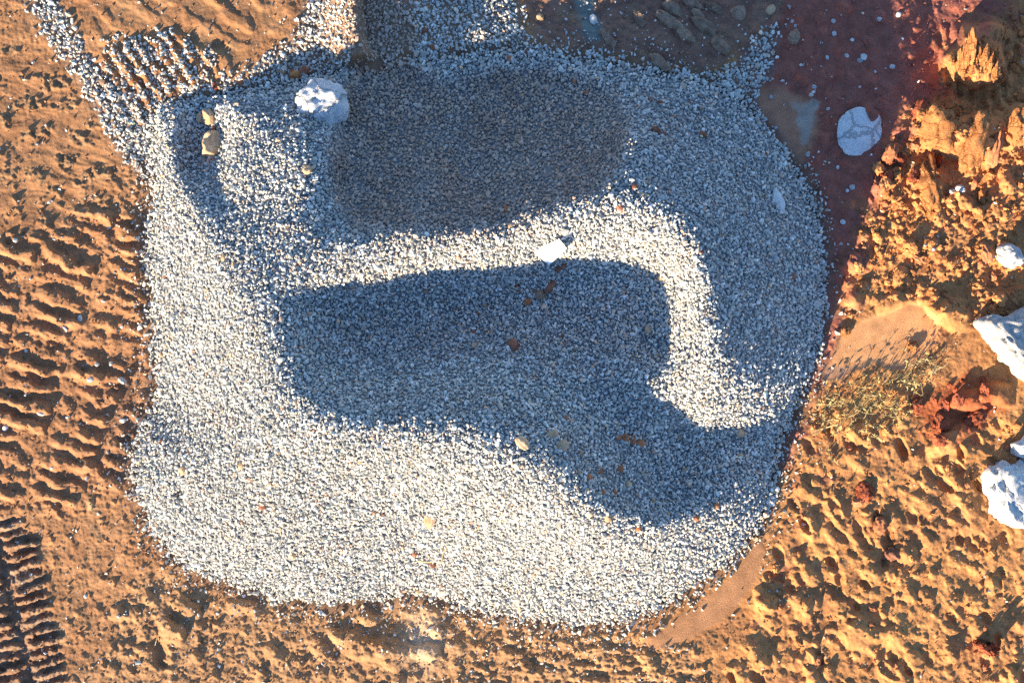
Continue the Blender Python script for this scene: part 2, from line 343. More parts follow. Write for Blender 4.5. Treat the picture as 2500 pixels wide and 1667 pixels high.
# mud furrows at the top
mx_, my_ = rot2(x, y, 35)
Hs += m_mud * (7 * fbm(mx_ / 110, my_ / 30, 3, 105) + 3 * np.abs(fbm(x / 20, y / 20, 2, 107)))
Hs -= 42 * sstep(2050, 2170, x / K) * (1 - sstep(190, 290, y / K)) * (x < 2750)  # added dip: lowers the ground so the heap's shadow reaches further right
Hs -= 28 * sstep(930, 990, x / K) * (1 - sstep(1780, 1900, x / K)) * (1 - sstep(-10, 110, y / K))  # added drop along the top edge, shaped to stay inside the heap's shadow
# the bank beside the loader lane
lane = R_LANE.d(x, y)
bank = sstep(-110, -8, lane) * (1 - sstep(-8, 22, lane)) * (x < 880 * K) * (1 - sstep(120, 190, y / K))
Hs += 44 * bank
# rim of the scraped apron
ap = R_APRON.d(x, y)
Hs += np.exp(-((ap + 9) / 7.0) ** 2) * 7 * (pd < -45) * (x + y > 3330)
Hs += m_apron * 1.2 * fbm(*(lambda p: (p[0] / 160, p[1] / 9))(rot2(x, y, -42)), 2, 109)

def stamp(px, py, rx, ry, deg, h, pw=1.3, seed=0, wob=.3):
    """one lump pressed out of the ground, plan coordinates"""
    r = max(rx, ry) * 1.5
    i0, i1 = np.searchsorted(AXU, [px - r, px + r]); j0, j1 = np.searchsorted(AXV, [py - r, py + r])
    if i1 <= i0 or j1 <= j0: return
    xx, yy = x[j0:j1, i0:i1], y[j0:j1, i0:i1]
    a, b = rot2(xx - px, yy - py, deg)
    q = np.sqrt((a / rx) ** 2 + (b / ry) ** 2) * (1 + wob * gnoise(xx / (r * .45) + seed * 3.7, yy / (r * .45), seed))
    Hs[j0:j1, i0:i1] += h * np.clip(1 - q * q, 0, 1) ** pw
def scatter(reg, n, rr, hh, deg=(0, 180), pw=1.2, thr=0, el=(1, 1.8)):
    k = 0; t = 0
    while k < n and t < n * 30:
        t += 1
        px, py = rng.uniform(-240, 2740), rng.uniform(-220, 1890)
        if reg.d(np.array([px]), np.array([py]))[0] < thr or pile_d(np.array([px]), np.array([py]))[0] > -12: continue
        r = rr[0] * (rr[1] / rr[0]) ** (rng.random() ** 1.6); e = rng.uniform(*el)
        stamp(px, py, r * e, r, rng.uniform(*deg), r * rng.uniform(*hh), pw, k); k += 1
scatter(R_BUMPS, 300, (8, 27), (.22, .5), (20, 75), .8)
for _ in range(170):
    px, py = rng.uniform(1700, 2740), rng.uniform(1050, 1880)
    if R_BUMPS.d(np.array([px]), np.array([py]))[0] > 0 and pile_d(np.array([px]), np.array([py]))[0] < -40:
        e_ = rng.uniform(9, 15); stamp(px, py, e_ * rng.uniform(1.6, 2.4), e_, rng.uniform(35, 85), -rng.uniform(7, 13), .55, _ + 900, .2)
scatter(R_BUMPS, 500, (4, 10), (.4, .8))
scatter(R_CHURN, 380, (5, 20), (.35, .8), (50, 130), .8)
scatter(R_CHURN, 900, (3, 7), (.5, 1.0))
scatter(R_BOTTOM, 120, (8, 26), (.25, .5), (0, 90))
scatter(R_BOTTOM, 500, (3, 8), (.35, .7))
scatter(R_TRACK, 70, (8, 20), (.25, .5), (0, 60))
scatter(R_TRACK, 300, (3, 7), (.4, .8))
scatter(R_SAND_L, 300, (3, 9), (.3, .7))
scatter(R_MAROON, 260, (4, 18), (.35, .7))
R_EDGE = Region([(1900, 850), (1950, 660), (1990, 480), (2090, 300), (2160, 200), (2200, 260), (2080, 420), (2030, 560), (1990, 720), (1940, 860)])
scatter(R_EDGE, 90, (8, 24), (.5, .9))
scatter(R_MUD, 60, (5, 16), (.3, .6))
scatter(R_WEEDS, 90, (5, 20), (.4, .8))
for px, py, rx, ry, dg, h in [(2170, 315, 75, 50, 0, 46), (2250, 310, 80, 55, 0, 50), (2345, 290, 80, 50, 0, 52), (2440, 270, 80, 60, 0, 52), (2130, 400, 50, 50, 0, 12), (2248, 130, 80, 95, 0, 50), (2187, 1010, 60, 30, -30, 26), (2235, 920, 50, 30, -20, 30), (2290, 905, 45, 30, 10, 26), (2120, 735, 80, 26, -25, 15), (2180, 720, 60, 40, 30, 24), (2060, 700, 50, 34, 0, 24), (2300, 640, 50, 40, 20, -16), (2290, 1020, 50, 60, 0, -10),
                              (395, 1450, 40, 26, 40, 20), (430, 1400, 40, 26, 30, 18), (370, 1500, 40, 22, 70, -14), (900, 1500, 60, 40, 10, 16), (820, 1480, 50, 34, 30, 14), (1960, 1460, 60, 30, 40, 14)]:
    stamp(px * K, py * K, rx * K, ry * K, dg, h, 1, int(px))
m_ap2 = R_APRON.m(x, y, 14)
Hs = Hs * (1 - .9 * m_ap2) + m_ap2 * .9 * (2 + .9 * fbm(*(lambda p: (p[0] / 160, p[1] / 9))(rot2(x, y, -42)), 2, 109))
stamp(2250 * K, 122 * K, 66 * K, 80 * K, 8, 62, .5, 77, .35)
flat = np.maximum(sstep(-6, 10, R_PUD2.d(x, y) + 8 * n2), sstep(-6, 8, R_PUD1.d(x, y) + 6 * n2))
Hs = Hs * (1 - .93 * flat) + flat * (-3 + .5 * n2)
Hs = np.where(pd > -30, Hs * (1 - sstep(-30, 0, pd) * .75), Hs)
Hs -= 5 * sstep(0, 40, pd)
# far away the ground only rolls gently
Hs = np.where(inner, Hs, 3 * n1).astype(np.float32)

def soil_h(px, py):
    i = np.clip(np.searchsorted(AXU, px) - 1, 0, NX - 2); j = np.clip(np.searchsorted(AXV, py) - 1, 0, NY - 2)
    fx = np.clip((px - AXU[i]) / (AXU[i + 1] - AXU[i]), 0, 1); fy = np.clip((py - AXV[j]) / (AXV[j + 1] - AXV[j]), 0, 1)
    return Hs[j, i] * (1 - fx) * (1 - fy) + Hs[j, i + 1] * fx * (1 - fy) + Hs[j + 1, i] * (1 - fx) * fy + Hs[j + 1, i + 1] * fx * fy
def surf_h(px, py): return np.maximum(soil_h(px, py), np.where(pile_d(px, py) > 0, pile_h(px, py), -50))
def to_world(px, py, h):
    k = S * (1 - h / HP)
    return np.stack([(px - CX) * k, -(py - CY) * k, h * S], -1)

# soil colours, laid patch by patch, redder and darker beside the heap
C = np.zeros(U.shape + (4,), np.float32)
def lay(m, c, a=None):
    global C
    m = np.clip(m, 0, 1)[..., None].astype(np.float32)
    C[..., :3] = C[..., :3] * (1 - m) + np.array(c, np.float32) * m
    if a is not None: C[..., 3:] = C[..., 3:] * (1 - m) + a * m
C[...] = (.36, .18, .085, 1)
v1 = sstep(-.25, .35, fbm(x / 150, y / 150, 4, 201)); v2 = sstep(-.1, .4, fbm(x / 60, y / 60, 4, 203)); v3 = sstep(.1, .45, fbm(x / 35, y / 35, 4, 207))
lay(sstep(1150, 1900, x) * .8, (.48, .22, .08))
lay(.5 * v1, (.27, .125, .06)); lay(.3 * v2 * (x < 1500), (.36, .21, .115)); lay(.45 * v3, (.20, .095, .05))
mott = sstep(.02, .3, fbm(x / 45, y / 45, 4, 213)) * np.clip(m_swirl + .6 * m_topsoil, 0, 1)
lay(.75 * mott, (.22, .14, .08))
lay(m_track * .4, (.32, .15, .075))
lay(m_bottom * .35, (.40, .25, .13))
lay(m_churn * .5 * v2, (.50, .17, .06)); lay(m_bumps * .3 * v2, (.60, .29, .11))
lay(m_bumps * .45 * v3 * (x < 2050), (.33, .13, .08))
lay(m_dark * .7, (.20, .12, .08)); lay(m_dark * .5 * v2, (.30, .22, .16))
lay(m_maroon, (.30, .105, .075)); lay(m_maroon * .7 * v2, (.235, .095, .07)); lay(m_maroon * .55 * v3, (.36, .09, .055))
lay(m_mud, (.24, .13, .09)); lay(m_mud * .6 * v2, (.27, .175, .115)); lay(m_mud * .5 * v3, (.26, .115, .09))
lay(R_GREEN.m(x, y, 12, 16), (.19, .21, .19))
lay(m_pud1, (.40, .19, .115), .5); lay(m_pud2, (.58, .29, .13), .45); lay(m_pud2 * (y > 840 * K) * .6, (.26, .17, .14))
lay(R_PALE.m(x, y, 7, 16, 24) * .8, (.36, .31, .26))
lay(m_red * .85, (.34, .085, .035))
lay(m_weeds * .5 * v2, (.30, .25, .11))
lay(.6 * np.exp(-(((x / K - 290) / 55) ** 2 + ((y / K - 950) / 110) ** 2)), (.20, .11, .07))
lay(sstep(.35, .6, fbm(x / 90 + 3, y / 90, 3, 211)) * m_sandl * .5, (.42, .30, .17))
lay(np.exp(-(((x - 1030) / 45) ** 2 + ((y - 1560) / 70) ** 2)) * .6, (.62, .48, .34))
for r_ in R_SPILL: lay(r_.m(x, y, 12, 14) * .55, (.19, .155, .13))
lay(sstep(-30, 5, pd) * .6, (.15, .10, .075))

lay(m_apron * .9, (.40, .20, .10))
vid = np.arange(NX * NY).reshape(NY, NX)
# plan y grows downwards in the picture, so the winding is chosen to face up
F = np.stack([vid[1:, :-1], vid[1:, 1:], vid[:-1, 1:], vid[:-1, :-1]], -1).reshape(-1, 4)
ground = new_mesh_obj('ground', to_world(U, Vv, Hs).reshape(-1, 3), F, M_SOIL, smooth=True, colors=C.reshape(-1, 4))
tag(ground, 'orange brown earth churned by tracks around the gravel heap', 'ground', kind='structure')

# ---------------------------------------------------------------- stones
def hull_template(npts, seed, flat=.75):
    r = random.Random(seed); bm = bmesh.new()
    for i in range(npts):
        while True:
            v = Vector((r.uniform(-1, 1), r.uniform(-1, 1), r.uniform(-1, 1)))
            if .3 < v.length < 1: break
        v.normalize(); v *= r.uniform(.8, 1.1)
        bm.verts.new((v.x, v.y * r.uniform(.9, 1), v.z))
    bmesh.ops.convex_hull(bm, input=bm.verts[:])
    for v in [v for v in bm.verts if not v.link_faces]: bm.verts.remove(v)
    bmesh.ops.triangulate(bm, faces=bm.faces[:])
    bm.verts.ensure_lookup_table(); bm.verts.index_update()
    V = np.array([v.co[:] for v in bm.verts], np.float32); F = np.array([[v.index for v in f.verts] for f in bm.faces], np.int32)
    bm.free(); return V, F
TEMPL = [hull_template(13 + i % 4, 100 + i) for i in range(24)]
TEMPS = [hull_template(8, 300 + i) for i in range(12)]
def rand_rot(n):
    q = rng.normal(size=(n, 4)); q /= np.linalg.norm(q, axis=1)[:, None]
    a, b, c, d = q.T
    return np.stack([1 - 2 * (c * c + d * d), 2 * (b * c - a * d), 2 * (b * d + a * c), 2 * (b * c + a * d), 1 - 2 * (b * b + d * d), 2 * (c * d - a * b), 2 * (b * d - a * c), 2 * (c * d + a * b), 1 - 2 * (b * b + c * c)], -1).reshape(n, 3, 3).astype(np.float32)
def stones_mesh(name, px, py, h, rad, cols, mat, templates, base=None):
    """many angular stones as one mesh; px,py plan, h and rad in plan units"""
    n = len(px); P = to_world(px, py, h).astype(np.float32); R = rand_rot(n)
    sc3 = (rad * S)[:, None] * np.stack([rng.uniform(.95, 1.35, n), rng.uniform(.75, 1.05, n), rng.uniform(.6, .95, n)], -1)
    ti = rng.integers(0, len(templates), n)
    Vs, Fs, Cs = [], [], []; off = 0
    if base is not None:
        Vs.append(base[0]); Fs.append(base[1]); Cs.append(base[2]); off = len(base[0])
    for k, (tv, tf) in enumerate(templates):
        idx = np.where(ti == k)[0]
        if not len(idx): continue
        vv = tv[None] * sc3[idx][:, None, :]
        vv = np.einsum('nij,nvj->nvi', R[idx], vv) + P[idx][:, None, :]
        Vs.append(vv.reshape(-1, 3).astype(np.float32))
        Fs.append((tf[None] + (off + np.arange(len(idx)) * len(tv))[:, None, None]).reshape(-1, 3))
        Cs.append(np.repeat(cols[idx], len(tv), 0)); off += len(idx) * len(tv)
    return new_mesh_obj(name, np.concatenate(Vs), np.concatenate(Fs), mat, colors=np.concatenate(Cs))
def hexgrid(x0, x1, y0, y1, sp, jit=.32):
    gx, gy = np.meshgrid(np.arange(x0, x1, sp), np.arange(y0, y1, sp * .866))
    gx = gx + (np.arange(gx.shape[0]) % 2)[:, None] * sp * .5
    gx = gx.ravel(); gy = gy.ravel()
    return gx + rng.normal(0, sp * jit, gx.size), gy + rng.normal(0, sp * jit, gx.size)
def stone_cols(px, py, n):
    v = np.exp(rng.normal(0, .26, n))
    base = np.array([.50, .495, .47])[None] * v[:, None]
    t = rng.random(n)
    tint = np.ones((n, 3)); tint[t < .10] = (1.12, .98, .84); tint[(t > .10) & (t < .16)] = (.92, 1.02, 1.05); tint[(t > .16) & (t < .18)] = (1.3, .85, .62)
    base = base * tint
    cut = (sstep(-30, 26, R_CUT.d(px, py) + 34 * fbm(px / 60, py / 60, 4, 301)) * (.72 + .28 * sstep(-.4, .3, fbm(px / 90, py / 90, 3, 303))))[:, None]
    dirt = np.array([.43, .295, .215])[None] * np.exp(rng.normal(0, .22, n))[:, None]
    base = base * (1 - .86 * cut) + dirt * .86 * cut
    return np.clip(base, .03, .82).astype(np.float32)

# the heap: a closed skin of gravel under individually modelled stones
PST = 5.0
bx_, by_ = np.meshgrid(np.arange(260, 2095, PST), np.arange(70, 1575, PST))
bd = pile_d(bx_, by_); bh = pile_h(bx_, by_) - 2.0 - 14 * (1 - sstep(8, 36, bd))
bv = to_world(bx_, by_, np.where(bd > 0, bh, -14)).reshape(-1, 3)
ii = np.arange(bx_.size).reshape(bx_.shape)
tri = np.concatenate([np.stack([ii[1:, :-1], ii[1:, 1:], ii[:-1, 1:]], -1).reshape(-1, 3), np.stack([ii[1:, :-1], ii[:-1, 1:], ii[:-1, :-1]], -1).reshape(-1, 3)])
tri = tri[(bd.ravel()[tri] > -PST).any(1)]
used = np.zeros(bx_.size, bool); used[tri] = True; rem = np.cumsum(used) - 1
bc = np.full((bx_.size, 3), .2, np.float32) * np.array([.95, 1, 1.08], np.float32)
base = (bv[used].astype(np.float32), rem[tri].astype(np.int32), bc[used])
gx, gy = hexgrid(270, 2090, 80, 1570, 6.1)
d = pile_d(gx, gy)
k = d + 10 * fbm(gx / 25, gy / 25, 3, 311) + 14 * fbm(gx / 90, gy / 90, 2, 313) > rng.normal(5, 4, len(gx))
gx, gy = gx[k], gy[k]; n = len(gx)
rad = 3.9 * np.exp(rng.normal(0, .27, n)) * (1 + .25 * np.exp(-pile_d(gx, gy) / 45))
hh = pile_h(gx, gy) + rng.normal(.8, 2.1, n)
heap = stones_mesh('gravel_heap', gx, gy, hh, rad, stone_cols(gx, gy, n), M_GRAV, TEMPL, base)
tag(heap, 'large heap of crushed grey gravel with a scooped hollow in its top', 'gravel heap', kind='stuff')
print('heap stones', n)

# gravel spilled on the flat earth in trails and around the foot
gx, gy = hexgrid(-100, 2000, -100, 480, 6.8, .4)
dens = np.zeros(len(gx))
for q, r_ in enumerate(R_SPILL): dens = np.maximum(dens, sstep(-14, 26, r_.d(gx, gy) + 22 * fbm(gx / 40, gy / 40, 3, 321)) * (1, .8, .8, 1, 1)[q])
dens = np.maximum(dens, .85 * R_SPARSE.m(gx, gy, 30, 40) * sstep(-.5, .2, fbm(gx / 30, gy / 30, 2, 323)))
k = (rng.random(len(gx)) < dens * 1.05) & (pile_d(gx, gy) < 4)
gx, gy = gx[k], gy[k]; n = len(gx)
rad = 4.2 * np.exp(rng.normal(0, .26, n))
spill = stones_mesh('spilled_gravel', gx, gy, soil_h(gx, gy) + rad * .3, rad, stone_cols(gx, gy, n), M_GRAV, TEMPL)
tag(spill, 'grey gravel spilled over the earth in trails above the heap', 'spilled gravel', kind='stuff')
print('spill', n)

# loose pebbles strewn over the soil
N = 90000
gx = rng.uniform(-250, 2750, N); gy = rng.uniform(-230, 1900, N); d = pile_d(gx, gy)
dc = bil(pile_d_c, gx, gy)
cl = sstep(-.25, .5, fbm(gx / 50, gy / 50, 3, 331))
p = 1.4 * np.exp(np.minimum(dc, 0) / 26) + .02 + .06 * cl
p = p + R_BOTTOM.m(gx, gy, 30) * cl * .5 * np.exp(np.minimum(dc, 0) / 130) + R_MAROON.m(gx, gy, 20) * .05 * cl + R_CHURNB.m(gx, gy, 30) * .22 * cl + R_MUD.m(gx, gy, 20) * .06
p = np.where(gx > 1900 * K, p * .35, p)
p = p * np.where((R_PUD1.d(gx, gy) > 0) | (R_PUD2.d(gx, gy) > 0) | (R_APRON.d(gx, gy) > 0), .06, 1)
k = (rng.random(N) < p) & (d < 2)
gx, gy = gx[k], gy[k]; n = len(gx)
rad = 2.9 * np.exp(rng.normal(0, .36, n)) * (1 + .25 * np.exp(np.minimum(bil(pile_d_c, gx, gy), 0) / 30))
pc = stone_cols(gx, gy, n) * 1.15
br = rng.random(n) < .22; pc[br] = np.array([.30, .19, .11], np.float32) * np.exp(rng.normal(0, .2, (br.sum(), 1))).astype(np.float32)
peb = stones_mesh('loose_pebbles', gx, gy, soil_h(gx, gy) + rad * .35, rad, np.clip(pc, 0, .75).astype(np.float32), M_GRAV, TEMPS)
tag(peb, 'small loose pebbles strewn over the earth around the heap', 'pebbles', kind='stuff')
print('pebbles', n)

# crumbs of dry earth
N = 160000
gx = rng.uniform(-250, 2750, N); gy = rng.uniform(-230, 1900, N); d = pile_d(gx, gy)
cl = sstep(-.2, .5, fbm(gx / 40, gy / 40, 3, 341))
p = .10 * cl + R_CHURN.m(gx, gy, 30) * (.15 + .45 * cl) + R_BUMPS.m(gx, gy, 30) * .22 * cl + R_BOTTOM.m(gx, gy, 30) * .3 * cl + R_TRACK.m(gx, gy, 30) * .22 * cl + R_DARKTRACK.m(gx, gy, 20) * .5 * cl + R_MAROON.m(gx, gy, 20) * .16 * cl + R_MUD.m(gx, gy, 20) * .3 * cl + R_WEEDS.m(gx, gy, 20) * .3
p = p * np.where((R_PUD1.d(gx, gy) > -4) | (R_PUD2.d(gx, gy) > -4) | (R_APRON.d(gx, gy) > 0), .03, 1)
k = (rng.random(N) < p) & (d < -3)
gx, gy = gx[k], gy[k]; n = len(gx)
rad = 2.2 * np.exp(rng.normal(0, .45, n)); rad = np.where(R_CHURN.d(gx, gy) > 0, rad * 1.35, rad)
i_ = np.clip(np.searchsorted(AXU, gx), 0, NX - 1); j_ = np.clip(np.searchsorted(AXV, gy), 0, NY - 1)
cc = C[j_, i_, :3] * np.exp(rng.normal(.05, .2, (n, 1)))
crumb = stones_mesh('earth_crumbs', gx, gy, soil_h(gx, gy) + rad * .3, rad, np.clip(cc, 0, .7).astype(np.float32), M_SOIL, TEMPS)
tag(crumb, 'crumbs of dry orange earth scattered over the ground', 'earth crumbs', kind='stuff')
print('crumbs', n)
# ---------------------------------------------------------------- single stones, clods, plants
from mathutils import noise as mnoise
def ico(sub):
    bm = bmesh.new(); bmesh.ops.create_icosphere(bm, subdivisions=sub, radius=1)
    bm.verts.ensure_lookup_table(); bm.verts.index_update()
    V = np.array([v.co[:] for v in bm.verts]); F = np.array([[v.index for v in f.verts] for f in bm.faces]); bm.free(); return V, F
ICO = {k: ico(k) for k in (2, 3, 4, 5)}
def rock_shape(sub, seed, planes=9, cut=.72, rough=.16, freq=1.7, outline=None):
    V, F = ICO[sub]; V = V.copy(); r = np.random.default_rng(seed)
    for _ in range(planes):
        nrm = r.normal(size=3); nrm /= np.linalg.norm(nrm); dd = r.uniform(cut, .98)
        V -= np.maximum(0, V @ nrm - dd)[:, None] * nrm
    o = r.uniform(-50, 50, 3)
    for i, v in enumerate(V):
        p = Vector(v * freq + o)
        k = 1 + rough * mnoise.fractal(p, .9, 2.1, 5)
        V[i] = v * k
    if outline is not None:                     # star shaped plan outline, unit radius
        a = np.arctan2(outline[:, 1], outline[:, 0]); rr = np.hypot(*outline.T); s = np.argsort(a)
        th = np.arctan2(V[:, 1], V[:, 0]); q = np.hypot(V[:, 0], V[:, 1])
        R = np.interp(th, np.r_[a[s] - 2 * np.pi, a[s], a[s] + 2 * np.pi], np.tile(rr[s], 3))
        f = R * np.clip(q, 0, 1.1) ** .55 / np.maximum(q, 1e-6)
        V[:, 0] *= f; V[:, 1] *= f
        V[:, 2] = np.sign(V[:, 2]) * np.abs(V[:, 2]) ** .7
    V -= 0
    return V, F
MATKEY = dict(clod=M_CLOD, red=M_RED, brown=M_BROWN, rust=M_RUST, tan=M_TAN, mud=M_MUD, grey=M_GREY, white=M_WHITE, pale=M_PALE)
_seed = [1000]
def at(fx, fy, dz=0):
    px, py = np.array([fx * K]), np.array([fy * K])
    h = float(surf_h(px, py)[0]) + dz
    return Vector(to_world(px, py, np.array([h]))[0])
def rock(name, fx, fy, wd, ln, deg, mat, label, cat, hgt=None, group=None, sub=3, sink=.25, **kw):
    """wd, ln: plan width and length at the drawing scale; deg: turn of the long side, clockwise from down"""
    _seed[0] += 1
    V, F = rock_shape(sub, _seed[0], **kw)
    hgt = hgt or .62 * min(wd, ln)
    V = V * np.array([wd / 2, ln / 2, hgt / 2]) * K * S
    o = new_mesh_obj(name, V, F, MATKEY[mat], smooth=sub >= 4)
    o.location = at(fx, fy, hgt * K * (.5 - sink)); o.rotation_euler = (0, 0, math.radians(-deg))
    tag(o, label, cat, group); return o

# the white boulder on the heap and the other big stones
rock('boulder', 740, 240, 112, 104, 20, 'white', 'big round white boulder sitting on the gravel heap', 'boulder', 66, sub=5, planes=0, rough=.24, freq=1.9, sink=.4)
rock('stone_slab', 1974, 301, 98, 112, 35, 'pale', 'round flat whitish slab lying on the shaded red earth', 'stone slab', 12, sub=5, planes=0, rough=.14, freq=1.5, sink=.2)
o = bpy.data.objects['stone_slab']; o.data.materials[0] = M_LIME; bpy.data.objects['boulder'].data.materials[0] = M_LIME
rock('flat_stone', 1787, 463, 27, 58, -20, 'pale', 'long pale flat stone half sunk in the right slope of the heap', 'stone', 10, sink=.1, planes=4)
def outline_rock(name, pts, mat, hgt, label, cat, sub=5, tilt=0, **kw):
    P = np.array(pts, float); c = P.mean(0); q = (P - c); q[:, 1] *= -1
    _seed[0] += 1
    V, F = rock_shape(sub, _seed[0], outline=q * K * S, **kw)
    V[:, 2] *= hgt * K * S / 2
    o = new_mesh_obj(name, V, F, MATKEY[mat], smooth=True); o.location = at(c[0], c[1], hgt * K * .25)
    o.rotation_euler = (math.radians(-tilt * .75), math.radians(tilt * .65), 0)
    tag(o, label, cat); return o
outline_rock('boulder', [(2246, 738), (2262, 726), (2285, 728), (2305, 735), (2352, 712), (2430, 690), (2470, 780), (2440, 880), (2390, 900), (2352, 869), (2318, 838), (2290, 802), (2268, 775)], 'white', 70, 'large angular white block cut by the right edge, above the red earth', 'boulder', tilt=17, planes=5, cut=.75, rough=.3, freq=3.2)
outline_rock('boulder', [(2270, 1085), (2285, 1066), (2330, 1062), (2400, 1070), (2430, 1130), (2410, 1200), (2352, 1206), (2310, 1202), (2282, 1180), (2275, 1150), (2266, 1125)], 'white', 62, 'rough rounded white boulder at the right edge, lowest of the white ones', 'boulder', tilt=12, planes=7, cut=.75, rough=.38, freq=3.2)
outline_rock('boulder', [(2318, 1018), (2340, 1010), (2400, 1010), (2420, 1050), (2380, 1068), (2345, 1052), (2325, 1036)], 'white', 40, 'white stone cut by the right edge just above a rough boulder', 'boulder', planes=4, rough=.22)
rock('boulder', 2318, 588, 62, 50, 20, 'grey', 'rounded pale grey boulder in the churned orange ground', 'boulder', 44, sub=5, rough=.25)
rock('stone', 478, 268, 40, 36, 70, 'tan', 'pale tan angular rock beside a smaller one in the shaded dip', 'rock', 32, sub=4, cut=.6)
rock('stone', 460, 272, 20, 26, 10, 'tan', 'small tan rock leaning on the left of a larger tan rock', 'rock', 24, sub=3, cut=.6)
rock('stone', 486, 334, 52, 66, 25, 'tan', 'biggest brown and tan rock in the shaded dip at the heap edge', 'rock', 48, sub=4, cut=.58, rough=.3)
rock('clod', 491, 296, 10, 12, 0, 'rust', 'tiny rusty clod between the two tan rocks in the dip', 'clod', 9, sub=2)
rock('stone', 497, 251, 13, 11, 0, 'pale', 'small pale stone above the tan rocks in the dip', 'stone', 9, sub=2)
rock('clod', 679, 172, 30, 26, 20, 'clod', 'bright orange clod above the round white boulder', 'clod', 18)
rock('clod', 699, 163, 30, 20, 0, 'brown', 'dark brown clod touching an orange clod above the white boulder', 'clod', 20)
rock('clod', 493, 199, 16, 20, 0, 'red', 'red earth clod in the gravel above the shaded dip', 'clod', 10)
rock('stone', 706, 391, 22, 22, 0, 'tan', 'lone tan stone on the lit gravel below the round white boulder', 'stone', 18)
rock('stone', 1363, 46, 17, 26, -10, 'pale', 'smooth white stone on the greenish mud at the top', 'stone', 16, planes=4, cut=.85, rough=.08)
rock('stone', 1241, 41, 19, 16, 30, 'tan', 'tan stone on the dark mud at the top by the gravel edge', 'stone', 14)
rock('stone', 1771, 22, 22, 28, 20, 'tan', 'brownish rock on the mud near the upper end of the gravel tail', 'rock', 22)
# clods gathered in the hollow
for a in [(1283, 617, 13, 15, 40, 'brown', 'reddish brown clod just under the white board, left of a pair'), (1294, 611, 13, 13, 0, 'brown', 'reddish brown clod just under the white board, right of a pair'),
          (1266, 656, 17, 40, 35, 'brown', 'long dark brown clod below the white board in the hollow'), (1237, 675, 30, 24, 10, 'mud', 'grey brown lump between two darker clods in the hollow'),
          (1213, 692, 16, 19, 40, 'rust', 'rusty clod at the lower end of the row in the hollow'), (1199, 668, 20, 10, 20, 'brown', 'flat brown clod left of the grey lump in the hollow'),
          (1188, 656, 13, 8, 0, 'red', 'small red clod uppermost left of the row in the hollow'), (977, 668, 16, 11, 20, 'mud', 'lone grey brown clod on the upper left of the hollow'),
          (1113, 701, 11, 14, 20, 'mud', 'grey clod near the deepest part of the hollow'), (1098, 719, 10, 11, 0, 'brown', 'small brown clod in the darkest part of the hollow'),
          (1087, 764, 14, 12, 0, 'brown', 'brown clod left of the big round one in the hollow'), (1177, 794, 29, 28, 30, 'brown', 'big round brown clod alone in the middle of the hollow'),
          (1490, 757, 17, 17, 0, 'tan', 'dull tan stone at the right end of the dark hollow'), (1296, 772, 15, 9, 20, 'brown', 'thin brown clod right of the big round one in the hollow'),
          (1300, 959, 10, 12, 0, 'rust', 'small rusty clod at the lower right of the hollow'), (1198, 1017, 38, 24, 40, 'tan', 'large pale tan stone on the lower rim of the hollow'),
          (1269, 998, 26, 20, -30, 'tan', 'tan stone on the rim, upper of two right of the largest'), (1290, 1024, 34, 22, -20, 'tan', 'broad tan stone on the rim, lower of two right of the largest')]:
    rock('clod' if a[5] not in ('tan',) else 'stone', *a[:6], a[6], 'clod' if a[5] not in ('tan',) else 'stone', sub=3 if a[2] > 15 else 2)
rock('stone', 856, 696, 9, 10, 0, 'white', 'tiny bright white stone in the shaded hollow', 'stone', 8, sub=2)
# look-alike clods, placed where the photograph has them
G1 = ('clods on the lower right rim', 'small rusty clod among many on the lower right rim of the heap')
G2 = ('clods on the shaded upper slopes', 'small rusty clod on the shaded blue gravel of the upper heap')
G3 = ('clods on the sunlit gravel', 'small tan clod on the sunlit pale gravel of the heap')
G4 = ('stones on the shaded red earth', 'small pale stone on the shaded red earth right of the heap')
G5 = ('stones on the tracked soil', 'small white stone on the tracked soil left of the heap')
def grp(G, mat, pts, name, cat):
    for i, p in enumerate(pts):
        fx, fy = p[:2]; s = p[2] if len(p) > 2 else 13
        rock(name, fx, fy, s * random.uniform(.9, 1.25), s * random.uniform(.8, 1.1), random.uniform(0, 180), mat if isinstance(mat, str) else random.choice(mat), G[1], cat, group=G[0], sub=2)
grp(G1, ('rust', 'tan'), [(1419, 1003, 14), (1436, 1006, 17), (1453, 1011, 18), (1471, 1016, 22), (1560, 1003), (1420, 973, 10), (1378, 1083, 18), (1351, 1096, 16), (1422, 1076, 19), (1443, 1112, 15), (1412, 1130), (1385, 1130), (1397, 1188, 20), (1356, 1178, 13), (1466, 1212, 16), (1572, 1079, 12), (1645, 1161, 15), (1600, 1191, 14), (1500, 1150, 9), (1535, 1180, 9), (1480, 1090, 9), (1640, 1245, 9), (1348, 1060, 9), (1330, 1085, 9), (1700, 995, 20), (1700, 1045, 12), (1753, 1112, 11)], 'clod', 'clod')
grp(G2, ('rust', 'brown'), [(1170, 136, 17), (994, 110, 14), (1417, 138, 14), (1320, 187, 13), (1346, 214, 14), (1494, 229, 11), (1517, 236, 13), (1507, 301, 20), (1526, 311, 14), (982, 17, 12), (1211, 119, 12), (1613, 310, 19), (1632, 241, 13), (1759, 355, 10), (1822, 635, 14), (974, 70, 16), (1632, 236, 10), (1164, 480, 14), (1610, 580, 13), (1548, 270, 8), (1585, 235, 8)], 'clod', 'clod')
